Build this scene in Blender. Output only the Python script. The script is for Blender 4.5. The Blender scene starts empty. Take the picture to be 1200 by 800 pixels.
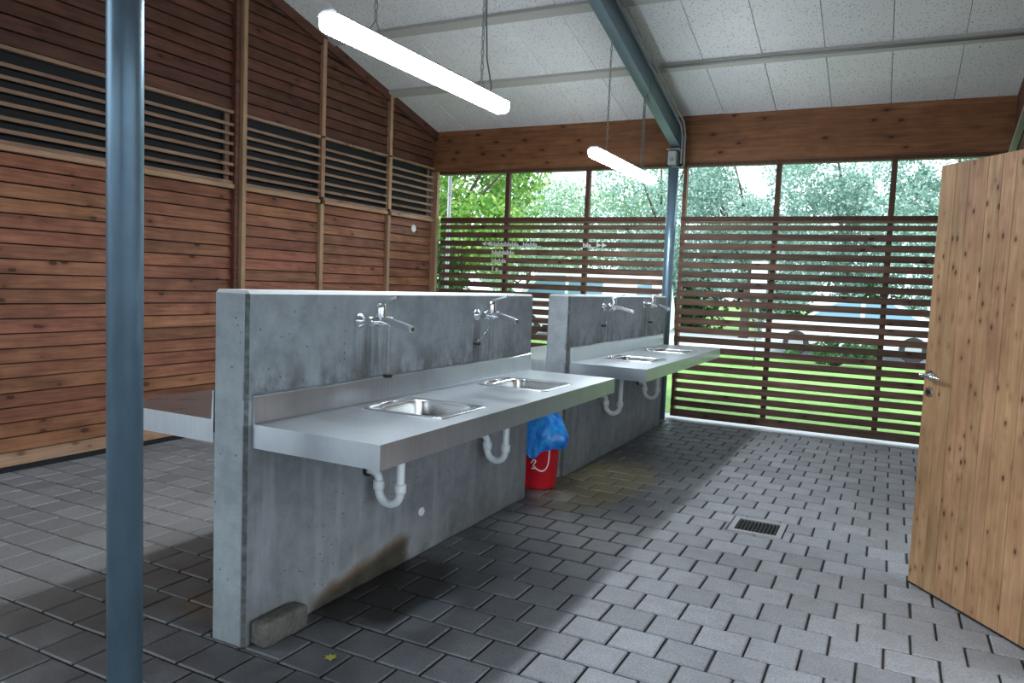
import bpy, bmesh, math, random
import numpy as np
from mathutils import Vector, Matrix
random.seed(7); np.random.seed(7)
SC = bpy.context.scene
COL = SC.collection
PI = math.pi

# ------------------------------------------------------------ camera
cam_d = bpy.data.cameras.new('camera'); cam = bpy.data.objects.new('camera', cam_d); COL.objects.link(cam)
CAM = Vector((2.2235, -2.1245, 1.5))
yaw, pitch, roll = [math.radians(a) for a in (-26.7546, -4.4175, 2.3327)]
FW = Vector((math.sin(yaw)*math.cos(pitch), math.cos(yaw)*math.cos(pitch), math.sin(pitch)))
RT = Vector((math.cos(yaw), -math.sin(yaw), 0)); UP = RT.cross(FW)
R2 = RT*math.cos(roll) + UP*math.sin(roll); U2 = -RT*math.sin(roll) + UP*math.cos(roll)
M = Matrix((R2, U2, -FW)).transposed().to_4x4(); M.translation = CAM
cam.matrix_world = M
cam_d.sensor_width = 36; cam_d.lens = 877.2266*36/1200; cam_d.clip_start = .05; cam_d.clip_end = 300
SC.camera = cam

# ------------------------------------------------------------ world, sun, exposure
world = bpy.data.worlds.new('overcast_sky'); SC.world = world; world.use_nodes = True
wn = world.node_tree; wn.nodes.clear()
wo = wn.nodes.new('ShaderNodeOutputWorld'); wb = wn.nodes.new('ShaderNodeBackground')
wb.inputs['Color'].default_value = (.78, .91, 1.0, 1); wb.inputs['Strength'].default_value = 3.0
wn.links.new(wb.outputs[0], wo.inputs[0])
sun_d = bpy.data.lights.new('sun', 'SUN'); sun = bpy.data.objects.new('sun', sun_d); COL.objects.link(sun)
sun_d.energy = 1.6; sun_d.angle = math.radians(25); sun_d.color = (1, .96, .88)
sun.rotation_euler = Vector((-.45, .62, -.9)).to_track_quat('-Z', 'Y').to_euler()
LAMP_STRENGTH = 74
SC.view_settings.view_transform = 'Standard'; SC.view_settings.look = 'None'
SC.view_settings.exposure = 0.0; SC.view_settings.gamma = 1.0; SC.view_settings.use_curve_mapping = False
SC.cycles.use_denoising = True

# ------------------------------------------------------------ materials
def mat(name):
    m = bpy.data.materials.new(name); m.use_nodes = True
    return m, m.node_tree, m.node_tree.nodes['Principled BSDF']
def simple(name, col, rough=.5, metal=0, **kw):
    m, t, b = mat(name)
    b.inputs['Base Color'].default_value = (*col, 1); b.inputs['Roughness'].default_value = rough; b.inputs['Metallic'].default_value = metal
    for k, v in kw.items(): b.inputs[k.replace('_', ' ')].default_value = v
    return m
class T:
    """tiny node-tree helper"""
    def __init__(s, t): s.t = t
    def n(s, typ, **kw):
        x = s.t.nodes.new(typ)
        for k, v in kw.items(): setattr(x, k, v)
        return x
    def put(s, sock, v):
        if hasattr(v, 'is_output') or isinstance(v, bpy.types.NodeSocket): s.t.links.new(v, sock)
        else: sock.default_value = v
    def math(s, op, a, b=0.0, c=None, clamp=False):
        x = s.n('ShaderNodeMath', operation=op, use_clamp=clamp); s.put(x.inputs[0], a); s.put(x.inputs[1], b)
        if c is not None: s.put(x.inputs[2], c)
        return x.outputs[0]
    def vmath(s, op, a, b):
        x = s.n('ShaderNodeVectorMath', operation=op); s.put(x.inputs[0], a); s.put(x.inputs[1], b); return x.outputs[0]
    def noise(s, vec, scale, detail=3, rough=.55, dist=0):
        x = s.n('ShaderNodeTexNoise'); s.put(x.inputs['Vector'], vec); x.inputs['Scale'].default_value = scale
        x.inputs['Detail'].default_value = detail; x.inputs['Roughness'].default_value = rough; x.inputs['Distortion'].default_value = dist
        return x.outputs['Fac']
    def voro(s, vec, scale, rnd=1.0):
        x = s.n('ShaderNodeTexVoronoi'); s.put(x.inputs['Vector'], vec); x.inputs['Scale'].default_value = scale; x.inputs['Randomness'].default_value = rnd
        return x.outputs['Distance']
    def ramp(s, fac, stops):
        x = s.n('ShaderNodeValToRGB'); s.put(x.inputs[0], fac); e = x.color_ramp.elements
        while len(e) < len(stops): e.new(.5)
        for i, (p, c) in enumerate(stops):
            e[i].position = p; e[i].color = (*c, 1) if len(c) == 3 else c
        return x.outputs[0]
    def map(s, v, a, b, c=0., d=1.):
        x = s.n('ShaderNodeMapRange'); s.put(x.inputs[0], v)
        for i, k in enumerate((a, b, c, d)): x.inputs[i+1].default_value = k
        return x.outputs[0]
    def mix(s, f, a, b, mode='MIX'):
        x = s.n('ShaderNodeMix', data_type='RGBA', blend_type=mode)
        s.put(x.inputs[0], f)
        for i, v in ((6, a), (7, b)):
            if isinstance(v, tuple): v = (*v, 1) if len(v) == 3 else v
            s.put(x.inputs[i], v)
        return x.outputs[2]
    def bump(s, h, strength=.2, dist=.01):
        x = s.n('ShaderNodeBump'); s.put(x.inputs['Height'], h); x.inputs['Strength'].default_value = strength; x.inputs['Distance'].default_value = dist
        return x.outputs[0]
    def mapping(s, vec, scale=(1, 1, 1), loc=None):
        x = s.n('ShaderNodeMapping'); s.put(x.inputs[0], vec); x.inputs['Scale'].default_value = scale
        if loc is not None: s.put(x.inputs['Location'], loc)
        return x.outputs[0]
    def tc(s, which='Object'): return s.n('ShaderNodeTexCoord').outputs[which]
    def rnd(s):
        a = s.n('ShaderNodeObjectInfo').outputs['Random']; b = s.n('ShaderNodeNewGeometry').outputs['Random Per Island']
        return s.math('FRACT', s.math('ADD', a, b))

def wood(name, dark, light, axis, knots=1.0, rough=.6, tint=.35, knotcol=(.03, .012, .006), seams=None, kscale=5.0, blotch=.5):
    m, t, b = mat(name); h = T(t)
    r = h.rnd()
    off = h.n('ShaderNodeCombineXYZ')
    for i, k in enumerate((37., 53., 71.)): t.links.new(h.math('MULTIPLY', r, k), off.inputs[i])
    p = h.vmath('ADD', h.tc(), off.outputs[0])
    ai = 'xyz'.index(axis)
    s = [14., 14., 14.]; s[ai] = .9
    grain = h.noise(h.mapping(p, tuple(s)), 2.2, 5, .65, .6)
    s2 = [60., 60., 60.]; s2[ai] = 2.0
    fine = h.noise(h.mapping(p, tuple(s2)), 2.0, 2, .5)
    big = h.noise(p, 3.0, 3)
    f = h.math('ADD', h.math('MULTIPLY', grain, .75), h.math('MULTIPLY', fine, .25))
    base = h.ramp(f, [(.32, dark), (.68, light)])
    base = h.mix(h.math('MULTIPLY', h.map(big, .35, .7), blotch), base, h.mix(1.0, base, (.55, .5, .48), 'MULTIPLY'))
    if seams:  # tonal strips of a glued or boarded panel
        sx = h.n('ShaderNodeSeparateXYZ'); t.links.new(p, sx.inputs[0])
        c = sx.outputs['xyz'.index(seams[0])]
        wnz = h.n('ShaderNodeTexWhiteNoise', noise_dimensions='1D'); t.links.new(h.math('FLOOR', h.math('MULTIPLY', c, seams[1])), wnz.inputs['W'])
        base = h.mix(h.math('MULTIPLY', wnz.outputs['Value'], .4), base, h.mix(1.0, base, (.6, .52, .45), 'MULTIPLY'))
    ks = [kscale*1.6]*3; ks[ai] = kscale*.8
    kv = h.voro(h.mapping(p, tuple(ks)), 1.0)
    kw_ = h.noise(p, 40, 2)
    kn = h.map(h.noise(p, 2.3, 1), .34, .47, .0, 1)
    k = h.map(h.math('ADD', h.math('ADD', kv, h.math('MULTIPLY', h.math('SUBTRACT', 1.0, kn), .12)), h.math('MULTIPLY', kw_, .06)), .13, .19, 1, 0)
    halo = h.math('MULTIPLY', h.map(kv, .12, .40, .55, 0), kn)
    base = h.mix(h.math('MULTIPLY', halo, knots), base, h.mix(1.0, base, (.55, .42, .36), 'MULTIPLY'))
    base = h.mix(h.math('MULTIPLY', k, knots*.85), base, knotcol)
    val = h.map(r, 0, 1, 1-tint, 1+tint*.6)
    hsv = h.n('ShaderNodeHueSaturation'); h.put(hsv.inputs['Color'], base); h.put(hsv.inputs['Value'], val)
    h.put(hsv.inputs['Hue'], h.map(h.math('FRACT', h.math('MULTIPLY', r, 7.13)), 0, 1, .492, .508))
    t.links.new(hsv.outputs[0], b.inputs['Base Color'])
    b.inputs['Roughness'].default_value = rough
    b.inputs['Specular IOR Level'].default_value = .3
    t.links.new(h.bump(f, .25, .004), b.inputs['Normal'])
    return m

MW = {}
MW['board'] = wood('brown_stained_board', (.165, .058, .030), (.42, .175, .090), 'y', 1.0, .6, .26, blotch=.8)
MW['board_top'] = wood('dark_board', (.075, .030, .021), (.19, .080, .052), 'y', 1.0, .65, .32, blotch=.8)  # darker tone than the lower boards
MW['lowboard'] = wood('pale_bottom_board', (.34, .19, .12), (.55, .34, .23), 'y', .6, .6, .15)
MW['batten'] = wood('tan_batten', (.33, .19, .11), (.52, .33, .20), 'z', .4, .6, .12)
MW['rail'] = wood('tan_rail', (.33, .19, .11), (.54, .34, .20), 'y', .5, .6, .12)
MW['louvre'] = wood('louvre_slat_wood', (.22, .13, .085), (.38, .235, .155), 'y', .6, .6, .2)
MW['slat'] = wood('dark_screen_slat', (.095, .052, .037), (.25, .15, .105), 'x', 1.0, .6, .38, kscale=6)
MW['upright'] = wood('dark_screen_upright', (.075, .035, .022), (.15, .07, .045), 'z', .4, .6, .2)
MW['beam'] = wood('orange_glulam', (.16, .066, .030), (.33, .15, .07), 'x', 1.0, .5, .1, seams=('z', 9.0), kscale=5.5, blotch=.5)
MW['door'] = wood('knotty_pine', (.37, .195, .095), (.66, .40, .215), 'z', 1.0, .5, .2, knotcol=(.04, .018, .013), kscale=12.5, blotch=.7)

def pos_masks(h):
    g = h.n('ShaderNodeNewGeometry'); sx = h.n('ShaderNodeSeparateXYZ'); h.t.links.new(g.outputs['Position'], sx.inputs[0])
    return g.outputs['Position'], sx.outputs[0], sx.outputs[1], sx.outputs[2]
def blob(h, X, cx, sx, Z, cz, sz):
    a = h.math('DIVIDE', h.math('SUBTRACT', X, cx), sx); c = h.math('DIVIDE', h.math('SUBTRACT', Z, cz), sz)
    d = h.math('ADD', h.math('MULTIPLY', a, a), h.math('MULTIPLY', c, c))
    return d  # <1 inside
def concrete_mat():
    m, t, b = mat('cast_concrete'); h = T(t)
    P, X, Y, Z = pos_masks(h)
    big = h.noise(P, 2.2, 5, .6); mid = h.noise(P, 14, 4, .6); fine = h.noise(P, 130, 2)
    base = h.ramp(h.math('ADD', h.math('MULTIPLY', big, .6), h.math('MULTIPLY', mid, .4)), [(.32, (.23, .262, .285)), (.68, (.44, .485, .52))])
    base = h.mix(h.map(fine, .35, .65, .12, 0), base, (.1, .1, .1))
    # water runs below each tap
    runs = None
    nz = h.noise(h.mapping(P, (1, 26, 1.4)), 1.0, 3, .6)
    for cy in (.74, 1.86, 4.07, 5.22):
        d = blob(h, Y, cy, .24, Z, 1.08, .26)
        mk = h.math('MULTIPLY', h.map(d, .1, 1.1, 1, 0), h.map(nz, .42, .62, 0, 1))
        runs = mk if runs is None else h.math('MAXIMUM', runs, mk)
    base = h.mix(h.math('MULTIPLY', runs, .62), base, (.045, .04, .036))
    # dark grime band above the splash back
    band = h.math('MULTIPLY', h.map(Z, 1.0, 1.22, 1, 0), h.map(h.noise(h.mapping(P, (1, 5, 3)), 1.3, 5, .7), .40, .60))
    band = h.math('MULTIPLY', band, h.math('MULTIPLY', h.math('GREATER_THAN', Z, 1.0), h.math('GREATER_THAN', X, -.02)))
    base = h.mix(h.math('MULTIPLY', band, .82), base, (.06, .05, .042))
    edge = h.math('MULTIPLY', h.math('GREATER_THAN', X, -.0135), h.math('LESS_THAN', Y, .0135))
    edge2 = h.math('MULTIPLY', h.math('GREATER_THAN', X, -.0075), h.math('MULTIPLY', h.math('GREATER_THAN', Y, 3.0), h.math('LESS_THAN', Y, 3.2525)))
    base = h.mix(h.math('MULTIPLY', h.math('MAXIMUM', edge, edge2), h.map(h.noise(P, 30, 3), .3, .6, .45, .9)), base, (.06, .075, .065))
    base = h.mix(h.math('MULTIPLY', h.math('GREATER_THAN', Z, 1.4185), .6), base, (.74, .76, .74))  # wall top paled to paint in the lamp's light
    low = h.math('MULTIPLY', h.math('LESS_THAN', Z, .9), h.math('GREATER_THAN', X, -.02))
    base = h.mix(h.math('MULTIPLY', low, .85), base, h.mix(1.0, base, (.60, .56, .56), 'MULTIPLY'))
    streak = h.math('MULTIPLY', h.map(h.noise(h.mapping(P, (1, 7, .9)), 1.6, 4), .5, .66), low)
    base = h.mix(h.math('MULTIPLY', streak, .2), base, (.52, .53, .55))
    # rust and black patch at the foot of the near wall
    wob = h.math('MULTIPLY', h.math('SUBTRACT', h.noise(P, 9, 4), .5), .9)
    wob = h.math('MULTIPLY', wob, .55)
    # the stained band climbs from the kerb stone towards the second trap
    ztop = h.map(Y, .42, 1.06, .07, .155); ztop = h.math('ADD', ztop, h.math('MULTIPLY', wob, .16))
    ends = h.math('MULTIPLY', h.map(h.math('ADD', Y, h.math('MULTIPLY', wob, .2)), .36, .46), h.map(h.math('ADD', Y, h.math('MULTIPLY', wob, .2)), 1.10, 1.17, 1, 0))
    rel = h.math('SUBTRACT', Z, ztop)
    mr = h.math('MULTIPLY', h.map(rel, -.03, .015, 1, 0), ends); mbk = h.math('MULTIPLY', h.map(h.math('ADD', rel, h.math('MULTIPLY', wob, .12)), -.060, -.022, 1, 0), ends)
    mw = h.math('MULTIPLY', h.map(rel, .02, .11, 1, 0), h.math('MULTIPLY', h.map(Y, .2, .5), h.map(Y, 1.2, 1.6, 1, 0)))
    near = h.math('MULTIPLY', h.math('LESS_THAN', Y, 1.6), h.math('GREATER_THAN', X, -.02))
    base = h.mix(h.math('MULTIPLY', h.math('MULTIPLY', mw, .4), near), base, (.42, .43, .44))
    base = h.mix(h.math('MULTIPLY', h.math('MULTIPLY', mr, .9), near), base, (.15, .078, .030))
    base = h.mix(h.math('MULTIPLY', h.math('MULTIPLY', mbk, .95), near), base, (.018, .014, .011))
    # damp foot elsewhere
    foot = h.math('MULTIPLY', h.map(Z, 0, .26, 1, 0), h.map(h.noise(P, 6, 4), .32, .62))
    base = h.mix(h.math('MULTIPLY', foot, .55), base, (.10, .095, .07))
    # air holes
    hv = h.voro(P, 26); hs = h.noise(P, 3.0, 2)
    hole = h.math('MULTIPLY', h.map(hv, .09, .13, 1, 0), h.math('GREATER_THAN', hs, .52))
    base = h.mix(h.math('MULTIPLY', hole, .8), base, (.03, .03, .03))
    t.links.new(base, b.inputs['Base Color']); b.inputs['Roughness'].default_value = .72
    t.links.new(h.bump(h.math('SUBTRACT', h.math('MULTIPLY', fine, .5), hole), .25, .004), b.inputs['Normal'])
    return m
M_CONC = concrete_mat()

def paver_mat():
    m, t, b = mat('grey_paver'); h = T(t)
    P, X, Y, Z = pos_masks(h)
    r = h.rnd()
    fine = h.noise(P, 95, 3, .75); mid = h.noise(P, 11, 4, .6); big = h.noise(P, 1.6, 3)
    base = h.ramp(h.math('ADD', h.math('MULTIPLY', mid, .5), h.math('MULTIPLY', big, .5)), [(.3, (.255, .26, .28)), (.7, (.39, .40, .43))])
    base = h.mix(h.map(fine, .32, .62, .6, 0), base, (.10, .10, .107))
    hsv = h.n('ShaderNodeHueSaturation'); h.put(hsv.inputs['Color'], base); h.put(hsv.inputs['Value'], h.map(r, 0, 1, .8, 1.12)); base = hsv.outputs[0]
    # damp dirt and painted counter shadow below the basins, moss-brown stains along the wall foot
    wet_shade = h.math('MULTIPLY', h.map(X, .45, 1.25, 1, 0), h.map(X, -1.5, -.9, 0, 1))
    wet_shade = h.math('MULTIPLY', wet_shade, h.map(h.noise(P, 3.5, 4), .25, .6, .45, 1))
    base = h.mix(h.math('MULTIPLY', wet_shade, .76), base, (.040, .038, .038))
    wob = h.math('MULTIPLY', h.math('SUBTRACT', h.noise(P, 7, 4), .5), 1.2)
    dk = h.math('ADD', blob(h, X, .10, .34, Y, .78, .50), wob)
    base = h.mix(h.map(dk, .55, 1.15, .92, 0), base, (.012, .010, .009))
    dl = h.math('ADD', blob(h, X, .46, .10, Y, .66, .3), wob)
    base = h.mix(h.map(dl, .3, 1.0, .3, 0), base, (.34, .37, .40))
    ms = h.math('ADD', blob(h, X, .30, .42, Y, 3.3, 1.0), wob)
    base = h.mix(h.map(ms, .4, 1.0, .6, 0), base, (.24, .20, .085))
    ml = h.math('ADD', blob(h, X, .16, .2, Y, 2.72, .2), wob)
    base = h.mix(h.map(ml, .3, 1.0, .5, 0), base, (.46, .48, .44))
    mb = h.math('ADD', blob(h, X, -.42, .2, Y, .38, .35), wob)
    base = h.mix(h.map(mb, .4, 1.0, .6, 0), base, (.17, .12, .06))
    # brownish traffic film on the left-hand side
    lf = h.math('MULTIPLY', h.map(X, -2.9, -1.9, 0, 1), h.map(X, -1.0, -.3, 1, 0))
    base = h.mix(h.math('MULTIPLY', lf, .35), base, (.19, .165, .135))
    base = h.mix(h.map(Z, -.0085, -.0040, .93, 0), base, (.022, .021, .020))   # dirt packed in the joints
    t.links.new(base, b.inputs['Base Color'])
    t.links.new(h.map(wet_shade, 0, 1, .62, .42), b.inputs['Roughness'])
    t.links.new(h.bump(h.math('ADD', h.math('MULTIPLY', fine, .5), mid), .3, .004), b.inputs['Normal'])
    return m
M_PAVE = paver_mat()

def joint_mat():
    m, t, b = mat('joint_sand'); h = T(t)
    P, X, Y, Z = pos_masks(h)
    t.links.new(h.ramp(h.noise(P, 20, 4), [(.3, (.018, .017, .016)), (.75, (.06, .056, .05))]), b.inputs['Base Color']); b.inputs['Roughness'].default_value = .95
    return m
M_JOINT = joint_mat()

def ceiling_mat():
    m, t, b = mat('acoustic_panel'); h = T(t)
    P, X, Y, Z = pos_masks(h)
    v = h.voro(h.mapping(P, (1, 1, .6)), 42); n = h.noise(P, 55, 2); big = h.noise(P, 1.3, 3)
    base = h.ramp(big, [(.3, (.77, .79, .81)), (.7, (.86, .87, .88))])
    dots = h.map(h.math('ADD', v, h.math('MULTIPLY', h.math('SUBTRACT', n, .5), .35)), .16, .26, 1, 0)
    base = h.mix(h.math('MULTIPLY', dots, .8), base, (.22, .21, .2))
    spots = h.map(h.voro(P, 3.1), .02, .035, .8, 0)
    base = h.mix(spots, base, (.06, .055, .05))
    hsv = h.n('ShaderNodeHueSaturation'); h.put(hsv.inputs['Color'], base); h.put(hsv.inputs['Value'], h.map(h.rnd(), 0, 1, .94, 1.04))
    t.links.new(hsv.outputs[0], b.inputs['Base Color']); b.inputs['Roughness'].default_value = .9
    t.links.new(h.bump(dots, -.3, .004), b.inputs['Normal'])
    return m
M_CEIL = ceiling_mat()

def metal(name, col, rough, scale=(4, 120, 4), var=.12, metal=1.0, bump=.05):
    m, t, b = mat(name); h = T(t)
    p = h.tc(); n = h.noise(h.mapping(p, scale), 1.0, 4, .6); n2 = h.noise(p, 6, 4)
    f = h.math('ADD', h.math('MULTIPLY', n, .5), h.math('MULTIPLY', n2, .5))
    t.links.new(h.ramp(f, [(.3, tuple(c*(1-var) for c in col)), (.7, tuple(min(1, c*(1+var)) for c in col))]), b.inputs['Base Color'])
    t.links.new(h.map(f, .3, .7, rough*.85, rough*1.2), b.inputs['Roughness'])
    b.inputs['Metallic'].default_value = metal
    t.links.new(h.bump(n, bump, .002), b.inputs['Normal'])
    return m
M_STEEL = metal('brushed_stainless', (.60, .64, .68), .33, (3, 60, 3))
M_STEEL2 = metal('old_brushed_stainless', (.56, .59, .62), .30, (60, 3, 3))
M_BASIN = metal('basin_stainless', (.66, .66, .65), .22, (30, 30, 3), .06)
M_RIM = metal('polished_rim', (.80, .81, .82), .2, (4, 4, 4), .04)
M_CHROME = simple('chrome', (.78, .80, .83), .2, 1)
M_COLUMN = metal('galvanised_column', (.20, .30, .39), .36, (20, 20, 5), .18, .6, .1)
M_RAFTER = metal('painted_steel_beam', (.26, .36, .43), .5, (5, 5, 5), .12, .2, .05)
M_GALV = simple('grey_zinc', (.42, .44, .45), .45, .7)
M_CONDUIT = simple('grey_conduit', (.30, .31, .31), .5)
M_PLASTIC = simple('white_plastic', (.74, .76, .77), .35)
M_PIPE = simple('white_pipe', (.72, .75, .77), .38)
M_BOX = simple('light_grey_box', (.46, .48, .48), .5)
M_RUBBER = simple('black_rubber', (.015, .015, .015), .6)
M_DARK = simple('dark_void', (.012, .013, .015), .8)
M_BACK = simple('dark_membrane', (.006, .007, .009), .8)
M_IRON = simple('cast_iron', (.02, .02, .022), .5, .4)
M_FRAME = simple('drain_frame_concrete', (.34, .34, .36), .7)
M_RED = simple('red_plastic', (.66, .014, .028), .32)
M_WHITEINK = simple('white_print', (.80, .78, .78), .5)
M_LETTER = simple('white_lettering', (.78, .80, .80), .5)
M_KERB = simple('pale_kerb', (.66, .68, .70), .8)
M_PAINT_W = simple('white_vehicle_paint', (.80, .84, .88), .25)
M_PAINT_S = simple('pale_silver_paint', (.74, .79, .84), .25, 0)
M_GLASS_V = simple('vehicle_glass', (.16, .30, .40), .08)
M_TYRE = simple('tyre', (.02, .02, .02), .8)
M_POSTW = simple('white_pipe_paint', (.80, .82, .84), .4)
M_BARK = simple('bark', (.12, .09, .065), .9)
M_YLEAF = simple('yellow_leaf', (.50, .42, .08), .6)
def stone_mat():
    m, t, b = mat('rough_kerb_stone'); h = T(t); p = h.tc()
    n = h.noise(p, 45, 4, .7); n2 = h.noise(p, 9, 3)
    t.links.new(h.ramp(h.math('ADD', h.math('MULTIPLY', n, .6), h.math('MULTIPLY', n2, .4)), [(.3, (.05, .048, .04)), (.7, (.17, .16, .135))]), b.inputs['Base Color'])
    b.inputs['Roughness'].default_value = .9; t.links.new(h.bump(n, .6, .01), b.inputs['Normal']); return m
M_STONE = stone_mat()
def bag_mat():
    m, t, b = mat('blue_bin_liner'); h = T(t)
    n = h.noise(h.tc(), 18, 3)
    t.links.new(h.ramp(n, [(.3, (.008, .13, .62)), (.7, (.04, .40, .95))]), b.inputs['Base Color'])
    b.inputs['Roughness'].default_value = .22; b.inputs['Transmission Weight'].default_value = 0
    t.links.new(h.bump(h.noise(h.tc(), 30, 3), .5, .01), b.inputs['Normal']); return m
M_BAG = bag_mat()
def grass_mat():
    m, t, b = mat('mown_grass'); h = T(t); P, X, Y, Z = pos_masks(h)
    n = h.noise(P, 9, 5, .7); n2 = h.noise(P, .7, 3)
    t.links.new(h.ramp(h.math('ADD', h.math('MULTIPLY', n, .55), h.math('MULTIPLY', n2, .45)), [(.32, (.10, .22, .05)), (.5, (.20, .38, .085)), (.7, (.36, .52, .19))]), b.inputs['Base Color'])
    b.inputs['Roughness'].default_value = .9; t.links.new(h.bump(n, .8, .05), b.inputs['Normal']); return m
M_GRASS = grass_mat()
def road_mat():
    m, t, b = mat('pale_gravel_road'); h = T(t); P, X, Y, Z = pos_masks(h)
    t.links.new(h.ramp(h.noise(P, 6, 5), [(.3, (.55, .57, .59)), (.7, (.72, .73, .74))]), b.inputs['Base Color']); b.inputs['Roughness'].default_value = .9; return m
M_ROAD = road_mat()
M_ASPH = simple('dark_asphalt', (.17, .175, .18), .9)
def leaf_mat(name, a, c, d):
    m, t, b = mat(name); h = T(t)
    r = h.n('ShaderNodeNewGeometry').outputs['Random Per Island']
    t.links.new(h.ramp(r, [(0, a), (.5, c), (1, d)]), b.inputs['Base Color'])
    b.inputs['Roughness'].default_value = .55; b.inputs['Subsurface Weight'].default_value = 0
    tr = h.n('ShaderNodeBsdfTranslucent'); h.put(tr.inputs['Color'], h.ramp(r, [(0, a), (1, d)]))
    mx = h.n('ShaderNodeMixShader'); mx.inputs[0].default_value = .4
    t.links.new(b.outputs[0], mx.inputs[1]); t.links.new(tr.outputs[0], mx.inputs[2])
    t.links.new(mx.outputs[0], t.nodes['Material Output'].inputs['Surface']); return m
M_LEAF_Y = leaf_mat('maple_leaf', (.07, .24, .03), (.22, .45, .07), (.50, .64, .22))
M_LEAF_B = leaf_mat('grey_green_leaf', (.12, .27, .20), (.34, .52, .44), (.66, .80, .74))  # pale teal has distance haze painted into the leaf colour
M_LEAF_G = leaf_mat('mid_green_leaf', (.16, .34, .18), (.36, .56, .36), (.62, .76, .58))
M_LEAF_D = leaf_mat('hedge_leaf', (.02, .09, .03), (.05, .17, .06), (.12, .28, .10))
def emit_mat():
    m, t, b = mat('lit_diffuser')
    b.inputs['Base Color'].default_value = (.9, .9, .9, 1)
    b.inputs['Emission Color'].default_value = (.87, .945, 1.0, 1); b.inputs['Emission Strength'].default_value = LAMP_STRENGTH
    return m
M_EMIT = emit_mat()

# ------------------------------------------------------------ mesh helpers
def link(name, me, m=None, parent=None, loc=None, rot=None):
    o = bpy.data.objects.new(name, me); COL.objects.link(o)
    if m is not None and me is not None and not me.materials: me.materials.append(m)
    if parent is not None: o.parent = parent
    if loc is not None: o.location = loc
    if rot is not None: o.rotation_euler = rot
    return o
def thing(name, label, cat, loc=(0, 0, 0), rotz=0, group=None):
    o = bpy.data.objects.new(name, None); COL.objects.link(o); o.empty_display_size = .1
    o.location = loc; o.rotation_euler = (0, 0, rotz)
    return tag(o, label, cat, group)
def tag(o, label, cat, group=None):
    o['label'] = label; o['category'] = cat
    if group: o['group'] = group
    return o
def struct(o):
    o['kind'] = 'structure'; return o
def dup(root, loc=None, label=None, rot=None):
    r = root.copy(); COL.objects.link(r)
    if loc is not None: r.location = loc
    if rot is not None: r.rotation_euler = rot
    if label: r['label'] = label
    for ch in list(root.children):
        c = ch.copy(); COL.objects.link(c); c.parent = r
        for g in list(ch.children):
            d = g.copy(); COL.objects.link(d); d.parent = c
    return r
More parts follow.
